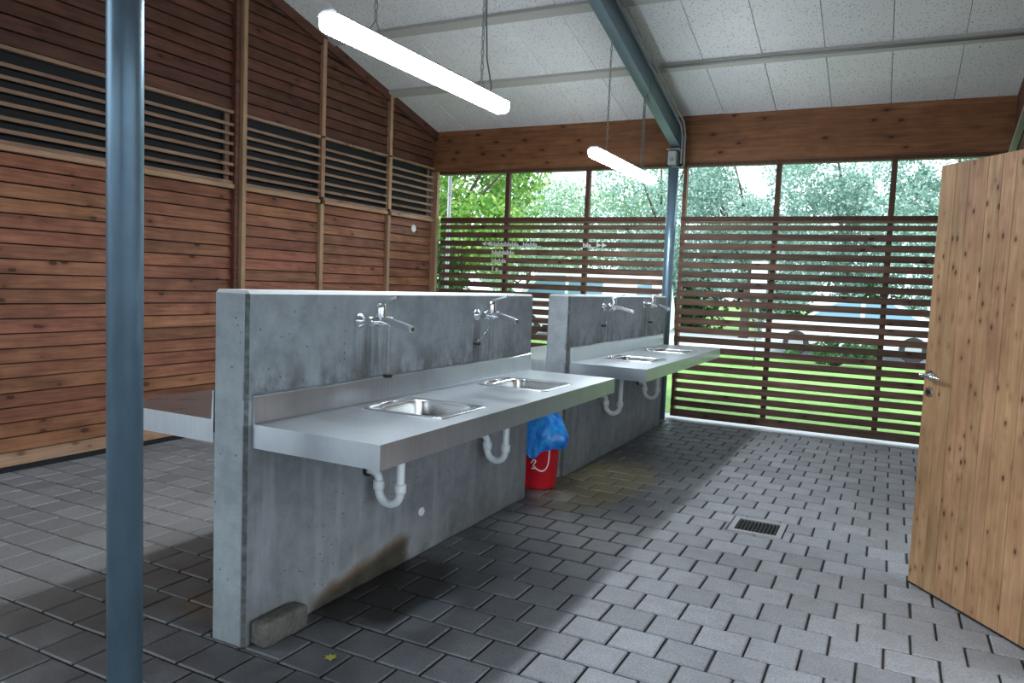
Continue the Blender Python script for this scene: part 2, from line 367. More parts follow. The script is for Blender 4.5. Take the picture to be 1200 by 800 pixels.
class MB:
    def __init__(s): s.v = []; s.f = []; s.smooth = []
    def add(s, vs, fs, smooth=False):
        k = len(s.v); s.v += [tuple(v) for v in vs]; s.f += [tuple(i+k for i in f) for f in fs]; s.smooth += [smooth]*len(fs); return s
    def box(s, x0, x1, y0, y1, z0, z1, ch=0.0):
        if ch <= 0:
            s.add([(x, y, z) for z in (z0, z1) for y in (y0, y1) for x in (x0, x1)],
                  [(0, 2, 3, 1), (4, 5, 7, 6), (0, 1, 5, 4), (2, 6, 7, 3), (0, 4, 6, 2), (1, 3, 7, 5)])
        else:
            bm = bmesh.new(); bmesh.ops.create_cube(bm, size=1)
            for v in bm.verts: v.co = ((x0+x1)/2 + v.co.x*(x1-x0), (y0+y1)/2 + v.co.y*(y1-y0), (z0+z1)/2 + v.co.z*(z1-z0))
            bmesh.ops.bevel(bm, geom=bm.edges[:], offset=ch, segments=1, profile=.5, affect='EDGES')
            bm.verts.index_update(); s.add([v.co[:] for v in bm.verts], [[v.index for v in f.verts] for f in bm.faces]); bm.free()
        return s
    def prism(s, poly, axis, a, b, smooth=False):
        """poly: list of 2D points; extruded along axis from a to b"""
        n = len(poly)
        def P(p, k): return {'x': (k, p[0], p[1]), 'y': (p[0], k, p[1]), 'z': (p[0], p[1], k)}[axis]
        vs = [P(p, a) for p in poly] + [P(p, b) for p in poly]
        s.add(vs, [tuple(range(n))[::-1], tuple(range(n, 2*n))]); k = len(s.v)-2*n
        s.f += [(k+i, k+(i+1) % n, k+n+(i+1) % n, k+n+i) for i in range(n)]; s.smooth += [smooth]*n
        return s
    def tube(s, pts, r, n=12, caps=True, closed=False):
        pts = [Vector(p) for p in pts]; m = len(pts); rs = r if isinstance(r, (list, tuple)) else [r]*m
        rings = []; prev = None
        for i, p in enumerate(pts):
            if closed: d = pts[(i+1) % m]-pts[i-1]
            else: d = pts[min(i+1, m-1)]-pts[max(i-1, 0)]
            if d.length < 1e-9: d = Vector((0, 0, 1))
            d.normalize()
            if prev is None:
                u = d.orthogonal().normalized()
            else:
                u = prev - d*prev.dot(d)
                u = u.normalized() if u.length > 1e-6 else d.orthogonal().normalized()
            prev = u; w = d.cross(u)
            rings.append([p+(u*math.cos(2*PI*k/n)+w*math.sin(2*PI*k/n))*rs[i] for k in range(n)])
        vs = [v for R in rings for v in R]; fs = []
        for i in range(m if closed else m-1):
            j = (i+1) % m
            for k in range(n): fs.append((i*n+k, i*n+(k+1) % n, j*n+(k+1) % n, j*n+k))
        s.add(vs, fs, True)
        if caps and not closed:
            k0 = len(s.v)-len(vs)
            s.f += [tuple(k0+k for k in range(n))[::-1], tuple(k0+(m-1)*n+k for k in range(n))]; s.smooth += [False, False]
        return s
    def loft(s, rings, cap0=False, cap1=False, smooth=True):
        n = len(rings[0]); vs = [v for R in rings for v in R]
        fs = [(i*n+k, i*n+(k+1) % n, (i+1)*n+(k+1) % n, (i+1)*n+k) for i in range(len(rings)-1) for k in range(n)]
        s.add(vs, fs, smooth); k0 = len(s.v)-len(vs)
        if cap0: s.f.append(tuple(k0+k for k in range(n))[::-1]); s.smooth.append(False)
        if cap1: s.f.append(tuple(k0+(len(rings)-1)*n+k for k in range(n))); s.smooth.append(False)
        return s
    def mesh(s, name):
        me = bpy.data.meshes.new(name); me.from_pydata(s.v, [], s.f); me.polygons.foreach_set('use_smooth', s.smooth); me.update(); return me
    def obj(s, name, m, parent=None, loc=None, rot=None):
        return link(name, s.mesh(name), m, parent, loc, rot)
BOXES = {}
def boxpart(name, m, parent, c, d, ch=0.0, rot=None):
    """a box of size d centred at c; equal boxes share one mesh"""
    key = (name, m.name, tuple(round(x, 3) for x in d), ch)
    if key not in BOXES:
        me = MB().box(-d[0]/2, d[0]/2, -d[1]/2, d[1]/2, -d[2]/2, d[2]/2, ch).mesh(name); me.materials.append(m); BOXES[key] = me
    return link(name, BOXES[key], None, parent, c, rot)
def arc(c, r, a0, a1, n, plane='xz'):
    out = []
    for i in range(n+1):
        a = math.radians(a0+(a1-a0)*i/n); p = (r*math.cos(a), r*math.sin(a))
        out.append({'xz': (c[0]+p[0], c[1], c[2]+p[1]), 'xy': (c[0]+p[0], c[1]+p[1], c[2]), 'yz': (c[0], c[1]+p[0], c[2]+p[1])}[plane])
    return out
def srect(cx, cy, hx, hy, n, e, z):
    """superellipse ring"""
    out = []
    for k in range(n):
        a = 2*PI*k/n; c, s_ = math.cos(a), math.sin(a)
        out.append((cx+hx*math.copysign(abs(c)**(2/e), c), cy+hy*math.copysign(abs(s_)**(2/e), s_), z))
    return out

# ------------------------------------------------------------ setting
WX, YE, XR = -3.3437, 6.4555, 3.143      # left wall face, end wall face, right wall face
RS, RZ = .2517, 3.467                    # roof slope, height at the end wall
RIDGE = -.9
def roof(y): return RZ + RS*(YE-y) if y >= RIDGE else RZ + RS*(YE-RIDGE) - RS*(RIDGE-y)
REAR = -5.6

# floor: joint bed with every paver a part
floor = struct(MB().box(WX-.1, XR+.02, REAR, 6.42, -.12, -.012).obj('floor', M_JOINT))
PX, PY = .2107, .2040
blocks = [(-.185, 0, 0, 2.593), (-.178, .0065, 3.239, 6.02), (1.385, 1.715, 2.672, 3.012)]
def subtract(rects, b):
    out = []
    for (x0, x1, y0, y1) in rects:
        if b[0] >= x1 or b[1] <= x0 or b[2] >= y1 or b[3] <= y0: out.append((x0, x1, y0, y1)); continue
        if b[2] > y0: out.append((x0, x1, y0, b[2]))
        if b[3] < y1: out.append((x0, x1, b[3], y1))
        ya, yb = max(y0, b[2]), min(y1, b[3])
        if b[0] > x0: out.append((x0, b[0], ya, yb))
        if b[1] < x1: out.append((b[1], x1, ya, yb))
    return [r for r in out if r[1]-r[0] > .013 and r[3]-r[2] > .013]
def in_view(p):
    v = Vector(p)-CAM; z = v.dot(FW)
    if z < .2: return None
    u, w = 600+877.2*v.dot(R2)/z, 400-877.2*v.dot(U2)/z
    return (u, w, z)
def hidden(p):
    """is this floor point behind one of the concrete walls"""
    p = Vector(p)
    for (x0, x1, y0, y1, z1) in ((-.185, 0, 0, 2.593, 1.4), (-.178, .006, 3.239, 6.02, 1.4)):
        for k in range(1, 30):
            q = p.lerp(CAM, k/30)
            if x0 < q.x < x1 and y0 < q.y < y1 and q.z < z1: return True
    return False
pav = []
for k in range(int((REAR-.19)/PY), 31):
    y0 = .19+k*PY; y1 = min(y0+PY, 6.41)
    if y1-y0 < .05: continue
    xoff = 1.984 + (PX/2 if k % 2 else 0) + random.uniform(-.006, .006)
    for j in range(-27, 8):
        x0, x1 = xoff+j*PX, xoff+(j+1)*PX
        x0, x1 = max(x0, WX-.02), min(x1, XR-.01)
        if x1-x0 < .05: continue
        rects = [(x0, x1, y0, y1)]
        for b in blocks: rects = subtract(rects, b)
        for r in rects:
            c = ((r[0]+r[1])/2, (r[2]+r[3])/2, 0); q = in_view(c)
            vis = 0
            if q and -40 < q[0] < 1240 and -40 < q[1] < 850 and not hidden(c):
                vis = (r[1]-r[0])*(r[3]-r[2])/q[2]**3
            pav.append((vis, r))
pav.sort(key=lambda a: -a[0])
def paver_geo(mb, hx, hy, cx=0, cy=0, cz=0):
    g, c = .0042, .0065
    a, b = hx-g, hy-g
    R = lambda i, z: [(cx-a+i, cy-b+i, cz+z), (cx+a-i, cy-b+i, cz+z), (cx+a-i, cy+b-i, cz+z), (cx-a+i, cy+b-i, cz+z)]
    vs = R(0, -.03)+R(0, -c)+R(c, 0)
    fs = [(8, 9, 10, 11)]+[(k*4+i, k*4+(i+1) % 4, k*4+4+(i+1) % 4, k*4+4+i) for k in range(2) for i in range(4)]
    mb.add(vs, fs)
PM = {}
rest = MB()
for i, (vis, r) in enumerate(pav):
    hx, hy = (r[1]-r[0])/2, (r[3]-r[2])/2; c = ((r[0]+r[1])/2, (r[2]+r[3])/2)
    dz = random.gauss(0, .0009)
    if i < 300 and vis > 0:
        key = (round(hx, 3), round(hy, 3))
        if key not in PM:
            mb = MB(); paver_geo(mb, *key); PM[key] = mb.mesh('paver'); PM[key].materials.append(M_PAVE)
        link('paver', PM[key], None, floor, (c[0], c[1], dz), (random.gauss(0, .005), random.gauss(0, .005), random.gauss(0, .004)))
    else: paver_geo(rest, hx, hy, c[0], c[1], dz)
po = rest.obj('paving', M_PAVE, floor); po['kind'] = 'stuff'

# end wall kerb and ground outside
struct(MB().box(WX-.3, XR+.4, 6.42, 6.78, -.1, .012, .01).obj('trim_1', M_KERB))
ground = MB().box(-45, 40, 6.6, 90, -.14, -.03).obj('ground_outside', M_GRASS); struct(ground)
road = MB().box(-45, 40, 16.8, 26.5, -.10, -.015).obj('road', M_ROAD); struct(road)

# left wall: sheathing with every board, batten and louvre slat a part
wl = MB()
gp = [(-1.68, -.02), (YE+.1, -.02), (YE+.1, roof(YE+.1)-.0), (RIDGE, roof(RIDGE)), (-1.68, roof(-1.68))]  # unseen near end cut short so daylight reaches the counters
wl.prism(gp, 'x', WX-.16, WX-.075)
wall_left = struct(wl.obj('wall_left', M_BACK))
SILL, LTOP = 2.275, 3.0
POSTS = [-1.6, -.5, .72, 1.92, 3.05, 4.20, 5.405]
YEND = 6.40
BP = .1065
def board(y0, y1, z0, z1, m, slope_top=False):
    """feather-edge board: foot proud, head tucked behind the next one"""
    L = y1-y0
    zt0, zt1 = z1, z1
    if slope_top:
        zt0 = min(z1, roof(y0)-.02); zt1 = min(z1, roof(y1)-.02)
        if zt0 < z0+.012: return
        if zt1 < z0+.012:
            y1 = (YE-(z0+.014+.02-RZ)/RS); L = y1-y0; zt1 = min(z1, roof(y1)-.02)
            if L < .05: return
    cy, cz = (y0+y1)/2, (z0+z1)/2
    key = ('b', round(L, 3), round(zt0-z0, 3), round(zt1-z0, 3), m.name)
    if key not in BOXES:
        t0, t1 = 0.0, -.018
        h0, h1 = zt0-cz, zt1-cz; zb = z0-cz; H = z1-z0
        f = lambda zz: t0+(t1-t0)*((zz-zb)/H)
        vs = [(t0, -L/2, zb), (t0, L/2, zb), (f(h1), L/2, h1), (f(h0), -L/2, h0)]
        vs += [(-.04, v[1], v[2]) for v in vs]
        mb = MB().add(vs, [(0, 1, 2, 3), (7, 6, 5, 4), (0, 4, 5, 1), (1, 5, 6, 2), (2, 6, 7, 3), (3, 7, 4, 0)])
        BOXES[key] = mb.mesh('board'); BOXES[key].materials.append(m)
    link('board', BOXES[key], None, wall_left, (WX+random.uniform(-.002, .003), cy, cz), (0, random.uniform(-.006, .006), 0))
bays = [(a+.035, b-.035) for a, b in zip(POSTS[:-1], POSTS[1:])] + [(POSTS[-1]+.035, YEND)]
for (a, b) in bays:
    z = .045; i = 0
    while z < SILL-.02:
        z1 = min(z+BP, SILL); board(a, b, z, z1-.009, MW['lowboard'] if i == 0 else MW['board']); z += BP; i += 1
    z = LTOP
    while z < roof(a)-.03:
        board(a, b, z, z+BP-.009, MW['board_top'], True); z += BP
    # louvre: seven strips in front of the dark membrane
    zs = [2.413, 2.5, 2.598, 2.69, 2.778, 2.863]
    for zz in zs: boxpart('slat', MW['louvre'], wall_left, (WX-.002, (a+b)/2, zz), (.05, b-a, .028), .002, (0, .25, 0))
    boxpart('rail', MW['rail'], wall_left, (WX+.008, (a+b)/2, 2.325-.03), (.05, b-a, .04), .003)
    boxpart('rail', MW['louvre'], wall_left, (WX-.012, (a+b)/2, 2.332), (.05, b-a, .03), .002)
    boxpart('rail', MW['louvre'], wall_left, (WX-.005, (a+b)/2, 2.975), (.05, b-a, .03), .002)
for y, w, d in [(p, .07, .03) for p in POSTS]:
    if y < -5: continue
    tall = abs(y-3.05) < .01
    if tall:
        zt = roof(y+.04)-.03
        boxpart('post', MW['batten'], wall_left, (WX+.030, 3.062, zt/2+.015), (.10, .048, zt-.03), .003)
        boxpart('batten', MW['board_top'], wall_left, (WX+.012, 3.008, zt/2+.015), (.06, .05, zt-.05), .003)
        boxpart('batten', MW['louvre'], wall_left, (WX-.045, 2.955, 2.66), (.03, .05, .66), .002)
    else:
        boxpart('batten', MW['batten'], wall_left, (WX+.005, y, SILL/2+.015), (.05, .055, SILL-.04), .003)
        boxpart('batten', MW['batten'], wall_left, (WX+.008, y, 2.655), (.05, .055, .62), .003)
        zt = roof(y+.03)-.03
        boxpart('batten', MW['batten'], wall_left, (WX+.005, y, (zt+2.99)/2), (.05, .055, zt-2.99), .003)
boxpart('batten', MW['louvre'], wall_left, (WX-.045, 6.33, 2.65), (.03, .03, .66), .002)
boxpart('post', MW['batten'], wall_left, (WX+.02, 6.42, 1.485), (.10, .06, 2.90), .003)
# trim board below the ceiling, following the slope
MB().prism([(YE, roof(YE)-.005), (YE, roof(YE)-.11), (RIDGE, roof(RIDGE)-.11), (RIDGE, roof(RIDGE)-.005)], 'x', WX-.03, WX+.022).obj('verge_board', MW['board_top'], wall_left)
# dark gap at the wall foot
MB().box(WX-.07, WX-.01, -1.68, YEND, 0, .04).obj('foot_strip', M_DARK, wall_left)

# ceiling: deck with panels and purlins as parts
ck = MB()
ck.add([(WX-.2, YE+.7, roof(YE+.7)+.06), (XR+.2, YE+.7, roof(YE+.7)+.06), (XR+.2, RIDGE, roof(RIDGE)+.06), (WX-.2, RIDGE, roof(RIDGE)+.06),
        (XR+.2, REAR-.3, roof(REAR-.3)+.06), (WX-.2, REAR-.3, roof(REAR-.3)+.06)], [(0, 1, 2, 3), (3, 2, 4, 5)])
k = len(ck.v); ck.add([(v[0], v[1], v[2]+.12) for v in ck.v[:6]], [(3, 2, 1, 0), (5, 4, 2, 3)])
ck.f += [(0, 6, 7, 1), (4, 10, 11, 5), (0, 3, 9, 6), (3, 5, 11, 9), (1, 7, 8, 2), (2, 8, 10, 4)]; ck.smooth += [False]*6
ceiling = struct(ck.obj('ceiling', M_BACK))
SA = math.atan(RS)
PURL = [5.39, 4.285, 3.18, 2.075, .97, -.13]
def ceil_piece(name, m, x0, x1, y0, y1, t, gap, drop=0.0):
    """a flat piece fixed under the sloping ceiling"""
    L = (y1-y0)/math.cos(SA)-2*gap; ym = (y0+y1)/2
    key = (name, round(x1-x0, 3), round(L, 3), t)
    if key not in BOXES:
        me = MB().box(-(x1-x0)/2+gap, (x1-x0)/2-gap, -L/2, L/2, 0, t, .003).mesh(name); me.materials.append(m); BOXES[key] = me
    return link(name, BOXES[key], None, ceiling, ((x0+x1)/2, ym, roof(ym)-drop+random.uniform(-.001, .001)), (-SA+random.gauss(0, .0008), random.gauss(0, .001), 0))
xs = [.417+.551*k for k in range(-7, 6)]
xs = [max(x, WX+.0) for x in xs]; xs = sorted(set([x for x in xs if WX <= x <= XR] + [WX, XR]))
rows = [(YE, 6.0), (6.0, 5.43)] 
edges = [YE] + [p for p in PURL] + [RIDGE]
for i, (ya, yb) in enumerate(zip(edges[:-1], edges[1:])):
    for a, b in zip(xs[:-1], xs[1:]):
        if b-a < .05: continue
        split = i == 0 and a > 1.3
        if split:
            ceil_piece('ceiling_panel', M_CEIL, a, b, yb, 6.0, .025, .0025, 0); ceil_piece('ceiling_panel', M_CEIL, a, b, 6.0, ya, .025, .0025, 0)
        else: ceil_piece('ceiling_panel', M_CEIL, a, b, yb, ya, .025, .0025, 0)
M_PURL = simple('grey_purlin', (.50, .50, .47), .7)
for y in PURL: ceil_piece('purlin', M_PURL, WX, XR, y-.06, y+.06, .04, 0, .035)
# rear slope, out of the photograph
MB().add([(WX, RIDGE, roof(RIDGE)), (XR, RIDGE, roof(RIDGE)), (XR, REAR, roof(REAR)), (WX, REAR, roof(REAR))], [(0, 1, 2, 3)]).obj('rear_lining', M_CEIL, ceiling)

# right wall with the doorway, mostly hidden by the open door; unseen second opening shaped for daylight
DY0, DY1, DZ = 1.42, 2.52, 2.22
wr = MB()
wr.box(XR, XR+.12, DY1, YE+.1, -.02, 2.93); wr.box(XR, XR+.12, .95, DY0, -.02, 2.93); wr.box(XR, XR+.12, REAR, -4.2, -.02, 2.93); wr.box(XR, XR+.12, -4.2, .95, 2.25, 2.93); wr.box(XR, XR+.12, DY0, DY1, DZ, 2.93)
wr.prism([(REAR, 2.93), (YE+.1, 2.93), (YE+.1, roof(YE+.1)), (RIDGE, roof(RIDGE)), (REAR, roof(REAR))], 'x', XR, XR+.12)
struct(wr.obj('wall_right', MW['board_top']))
# unseen rear wall, its wide opening sized for the daylight it lets in
rw = MB(); rw.box(WX, XR, REAR-.12, REAR, 2.2, roof(REAR)); rw.box(WX, WX+.3, REAR-.12, REAR, -.02, 2.2); rw.box(XR-.8, XR, REAR-.12, REAR, -.02, 2.2)
struct(rw.obj('wall_rear', MW['board_top']))
struct(MB().box(-30, 30, -40, REAR, -.14, -.02).obj('yard', M_ASPH)); struct(MB().box(XR+.1, 30, REAR, 6.6, -.14, -.02).obj('yard', M_ASPH)); struct(MB().box(-30, WX-.16, REAR, 6.6, -.14, -.02).obj('yard', M_ASPH))

# end wall: glulam header
beam = struct(MB().box(WX-.16, XR+.05, YE, YE+.16, 2.945, 3.47, .004).obj('wall_back', MW['beam']))
MB().box(WX+.07, XR, YE-.012, YE+.10, 2.905, 2.945, .002).obj('head_rail', MW['upright'], beam)

# two slatted screens below the open strip
def screen(x0, x1, ups, label, edge):
    t = thing('slatted_screen', label, 'screen', (0, 0, 0))
    cx, L = (x0+x1)/2, x1-x0
    boxpart('rail', MW['upright'], t, (cx, YE+.035, 2.318), (L, .09, .045), .003)
    boxpart('rail', MW['slat'], t, (cx, YE+.02, 2.281), (L, .05, .026), .002)
    zc = [2.2175] + [2.167-.1065*(k-1)-.0533 for k in range(1, 21)]
    for i, z in enumerate(zc):
        hgt = .057 if i == 0 else (.088 if i == 20 else .0705)
        if i == 20: z = .083
        boxpart('slat', MW['slat'], t, (cx+random.uniform(-.004, .004), YE+.0125+random.uniform(0, .003), z+random.uniform(-.002, .002)), (L, .025, hgt), .002, (random.uniform(-.03, .03), random.gauss(0, .0006), 0))
    for x in ups: boxpart('upright', MW['upright'], t, (x, YE+.06, 1.48), (.055, .06, 2.87), .003)
    for x, w in edge: boxpart('upright', MW['upright'] if w > .05 else MW['beam'], t, (x, YE+.05, 1.48), (w, .09, 2.87), .003)
    return t
screen(WX+.10, -.13, [-2.272, -1.175], 'dark slatted timber screen left of the far steel column, with white lettering', [])
screen(.0, XR-.02, [1.03, 2.148], 'brown slatted timber screen right of the far steel column, beside the open door', [(.02, .04)])

# lettering on the slats
def lettering(x0, x1, z, text, label, arrows=0):
    cu = bpy.data.curves.new('lettering', 'FONT'); cu.body = text; cu.extrude = .002; cu.offset = .0025; cu.size = .1
    o = bpy.data.objects.new('tmp', cu); COL.objects.link(o); bpy.context.view_layer.update()
    me = bpy.data.meshes.new_from_object(o.evaluated_get(bpy.context.evaluated_depsgraph_get())); bpy.data.objects.remove(o)
    co = np.empty(len(me.vertices)*3); me.vertices.foreach_get('co', co); co = co.reshape(-1, 3)
    tx0, tx1 = x0, x1
    aw = .068
    if arrows < 0: tx0 += 2*aw
    if arrows > 0: tx1 -= 2*aw+.01
    sx = (tx1-tx0)/(co[:, 0].max()-co[:, 0].min()); sz = .058/(co[:, 1].max()-min(co[:, 1].min(), 0))
    n = np.stack([tx0+(co[:, 0]-co[:, 0].min())*sx, -co[:, 2], (co[:, 1])*sz-.028], 1)
    bm = bmesh.new(); bm.from_mesh(me)
    for v, c in zip(bm.verts, n): v.co = c
    for k in range(2 if arrows else 0):
        a = (x0+k*aw if arrows < 0 else tx1+.01+k*aw)
        tri = [(a, 0), (a+aw*.92, .03), (a+aw*.92, -.03)] if arrows < 0 else [(a+aw*.92, 0), (a, -.03), (a, .03)]
        vv = [bm.verts.new((p[0], d, p[1])) for d in (-.002, .002) for p in tri]
        for f in ((0, 1, 2), (5, 4, 3), (0, 3, 4, 1), (1, 4, 5, 2), (2, 5, 3, 0)): bm.faces.new([vv[i] for i in f])
    bmesh.ops.recalc_face_normals(bm, faces=bm.faces[:])
    bm.to_mesh(me); bm.free()
    ob = link('lettering', me, M_LETTER, None, (0, YE-.004, z)); me.materials.clear(); me.materials.append(M_LETTER)
    tag(ob, label, 'lettering')
lettering(-2.60, -1.747, 2.003, 'blablablabla...blabla...', 'long white word row with two left arrows on a dark slat', -1)
lettering(-2.445, -2.12, 1.897, 'blablabla', 'white word reading blablabla on the slat under the arrow row')
lettering(-2.445, -2.234, 1.790, 'blabla', 'short white word reading blabla, third row down on the dark slats')
lettering(-2.438, -2.282, 1.684, '? a...', 'tiny white lettering in the lowest row on the dark slats')
lettering(-1.185, -.874, 2.003, 'bla...', 'white word with two right arrows on the dark slats', 1)

# ------------------------------------------------------------ concrete walls
H = 1.432
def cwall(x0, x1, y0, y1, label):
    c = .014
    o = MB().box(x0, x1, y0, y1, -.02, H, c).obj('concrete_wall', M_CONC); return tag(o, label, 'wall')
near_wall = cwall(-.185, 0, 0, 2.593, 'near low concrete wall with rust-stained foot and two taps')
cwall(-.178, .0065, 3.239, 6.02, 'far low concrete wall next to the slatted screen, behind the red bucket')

# ------------------------------------------------------------ counters
HC, TH = .9043, .095
def plate_with_holes(mb, x0, x1, y0, y1, holes, z):
    X = sorted({x0, x1, *[h[0] for h in holes], *[h[1] for h in holes]}); Y = sorted({y0, y1, *[h[2] for h in holes], *[h[3] for h in holes]})
    for a, b in zip(X[:-1], X[1:]):
        for c, d in zip(Y[:-1], Y[1:]):
            mx, my = (a+b)/2, (c+d)/2
            if any(h[0] < mx < h[1] and h[2] < my < h[3] for h in holes): continue
            mb.add([(a, c, z), (b, c, z), (b, d, z), (a, d, z)], [(0, 1, 2, 3)])
def basin(parent, cx, cy):
    hx, hy = .222, .215; N = 56
    r = MB()
    r.loft([srect(cx, cy, hx, hy, N, 14, HC-.001), srect(cx, cy, hx, hy, N, 14, HC+.004), srect(cx, cy, hx-.006, hy-.006, N, 14, HC+.0065),
            srect(cx+.012, cy, .178, .188, N, 5, HC+.006), srect(cx+.012, cy, .172, .182, N, 5, HC+.001)])
    rim = r.obj('basin_rim', M_RIM, parent)
    b = MB()
    bx = cx+.012
    b.loft([srect(bx, cy, .172, .182, N, 5, HC+.001), srect(bx, cy, .168, .178, N, 5, HC-.02), srect(bx, cy, .158, .168, N, 4.5, HC-.11), srect(bx, cy, .145, .155, N, 4.2, HC-.142),
            srect(bx, cy, .115, .125, N, 3.6, HC-.155), srect(bx, cy, .04, .04, N, 2, HC-.162)], cap1=True)
    bo = b.obj('basin_bowl', M_BASIN, parent)
    MB().tube([(bx, cy, HC-.163), (bx, cy, HC-.157)], [.036, .034], 20).obj('drain', M_CHROME, bo)
    MB().tube([(bx-.17, cy-.085, HC-.052), (bx-.152, cy-.082, HC-.052)], .014, 14).obj('overflow', M_DARK, bo)
    MB().tube([(cx-.19, cy-.17, HC+.008), (cx-.19, cy+.16, HC+.008)], .006, 8).obj('rim_ridge', M_RIM, rim)
def trap(parent, y, x=.20):
    p = MB()
    xo = .075
    pts = [(x, y, HC-.10), (x, y, .50)] + arc(((x+xo)/2, y, .485), (x-xo)/2, 0, -180, 12) + [(xo, y, .53)] + arc((xo-.04, y, .53), .04, 0, 90, 6)[1:] + [(.0, y, .57)]
    p.tube(pts, .0205, 16)
    o = p.obj('waste_pipe', M_PIPE, parent)
    MB().tube([(x, y, .485), (x, y, .492), (x, y, .528), (x, y, .53)], [.026, .0285, .0285, .025], 16).obj('collar', M_PIPE, o)
    MB().tube([(xo, y, .485), (xo, y, .492), (xo, y, .528), (xo, y, .53)], [.026, .0285, .0285, .025], 16).obj('collar', M_PIPE, o)
    MB().tube([(.001, y, .57), (.012, y, .57)], .032, 16).obj('wall_seal', M_RUBBER, o)
def counter(x0, y0, y1, basins, label, side=1, depth=.626, m=M_STEEL):
    t = thing('steel_counter', label, 'counter', (x0, 0, 0))
    X0, X1 = 0, depth*side
    a, b = min(X0, X1), max(X0, X1)
    mb = MB(); holes = [(.31-.19, .31+.20, cy-.195, cy+.195) for cy in basins]
    plate_with_holes(mb, a, b, y0, y1, holes, HC)
    # hanging edge: front, both ends, with a small rounded nose
    mb.add([(X1, y0, HC), (X1, y1, HC), (X1, y1, HC-TH), (X1, y0, HC-TH)], [(0, 1, 2, 3)])
    for y in (y0, y1): mb.add([(X0, y, HC), (X1, y, HC), (X1, y, HC-TH), (X0, y, HC-TH)], [(0, 1, 2, 3)])
    xi = X1-.02*side
    mb.add([(X1, y0, HC-TH), (X1, y1, HC-TH), (xi, y1, HC-TH), (xi, y0, HC-TH)], [(0, 1, 2, 3)])
    plate_with_holes(mb, min(X0, xi), max(X0, xi), y0+.02, y1-.02, holes, HC-.012)
    o = mb.obj('worktop', m, t)
    # folded splash back with a slightly wavy upper edge
    s = MB(); n = 24; front = []; 
    prof = lambda w: [(0.016*side, HC+.0005), (.013*side, HC+.006), (.005*side, 1.010+w), (.010*side, 1.016+w), (.0*side, 1.022+w)]
    rings = []
    for i in range(n+1):
        y = y0+(y1-y0)*i/n; w = .0018*math.sin(i*1.1)+.0012*math.sin(i*2.7)
        rings.append([(p[0], y, p[1]) for p in prof(w)]+[(0, y, HC)])
    s.loft(rings, True, True, False).obj('splashback', m, t)
    MB().box(min(a, b)+.03, max(a, b)-.03, y0+.02, y0+.06, HC-.06, HC-.014).obj('bracket', M_GALV, t)
    MB().box(min(a, b)+.03, max(a, b)-.03, y1-.06, y1-.02, HC-.06, HC-.014).obj('bracket', M_GALV, t)
    for cy in basins: basin(t, .31, cy); trap(t, cy-.02)
    return t
counter(.0016, .0287, 2.573, (.79, 1.875), 'near stainless counter with two basins on the right of the concrete wall')
counter(.0081, 3.2735, 5.93, (3.99, 5.12), 'far stainless counter with two basins, near the right slatted screen')
counter(-.1866, .006, 2.573, (), 'left-hand stainless counter whose dark end shows behind the near steel column', -1, .626, M_STEEL2)
counter(-.1796, 3.2735, 5.93, (), 'left-hand far stainless counter glimpsed through the gap between concrete walls', -1, .626, M_STEEL2)

# ------------------------------------------------------------ taps (wall mounted mixers)
def tap(loc, label, swing, lift):
    t = thing('wall_tap', label, 'tap', loc, 0, 'wall taps over the basins')
    for y in (-.075, .075):
        MB().tube([(0, y, 0), (.004, y, 0), (.012, y, 0), (.026, y, 0), (.030, y, 0)], [.034, .036, .033, .017, .014], 20).obj('rosette', M_CHROME, t)
        MB().tube([(.026, y, 0), (.062, y*.93, 0)], [.012, .014], 14).obj('connector', M_CHROME, t)
    MB().tube([(.062, -.088, 0), (.062, -.084, 0), (.062, -.06, 0), (.062, -.03, 0), (.062, .03, 0), (.062, .06, 0), (.062, .084, 0), (.062, .088, 0)], [.018, .022, .022, .020, .020, .022, .022, .018], 18).obj('body', M_CHROME, t)
    MB().tube([(.066, 0, -.022), (.066, 0, -.016), (.066, 0, .02), (.066, 0, .062), (.066, 0, .078), (.066, 0, .084)], [.017, .022, .026, .026, .024, .014], 18).obj('cartridge', M_CHROME, t)
    ca, sa = math.cos(swing), math.sin(swing)
    d = Vector((ca, sa, 0)); w = Vector((-sa, ca, 0)); o0 = Vector((.066, 0, 0))
    # lever: flat tapering bar rising away from the wall
    mb = MB(); rings = []
    for u, z, hw, hz in ((-.012, .080, .016, .008), (.02, .092, .015, .008), (.07, .109, .012, .007), (.098, .117, .010, .006)):
        c = o0+Vector((math.cos(lift), math.sin(lift), 0))*u; ww = Vector((-math.sin(lift), math.cos(lift), 0))
        rings.append([c+ww*hw+Vector((0, 0, z-hz)), c+ww*hw+Vector((0, 0, z+hz)), c-ww*hw+Vector((0, 0, z+hz)), c-ww*hw+Vector((0, 0, z-hz))])
    mb.loft(rings, True, True, False).obj('lever', M_CHROME, t)
    mb = MB(); rings = []
    for u, z, hw, hz in ((.0, .004, .021, .017), (.05, .002, .019, .016), (.15, -.018, .017, .013), (.178, -.024, .017, .011), (.186, -.028, .014, .009)):
        c = o0+d*u; rings.append([c+w*hw+Vector((0, 0, z-hz)), c+w*hw*.8+Vector((0, 0, z+hz)), c-w*hw*.8+Vector((0, 0, z+hz)), c-w*hw+Vector((0, 0, z-hz))])
    mb.loft(rings, True, True, False).obj('spout', M_CHROME, t)
    e = o0+d*.174
    MB().tube([e+Vector((0, 0, -.026)), e+Vector((0, 0, -.045))], [.011, .0105], 14).obj('nozzle', M_CHROME, t)
    return t
tap((0, .76, 1.298), 'chrome wall tap nearest the camera, above the first basin', math.radians(0), math.radians(0))
tap((0, 1.865, 1.305), 'chrome wall tap near the far end of the near concrete wall', math.radians(-6), math.radians(5))
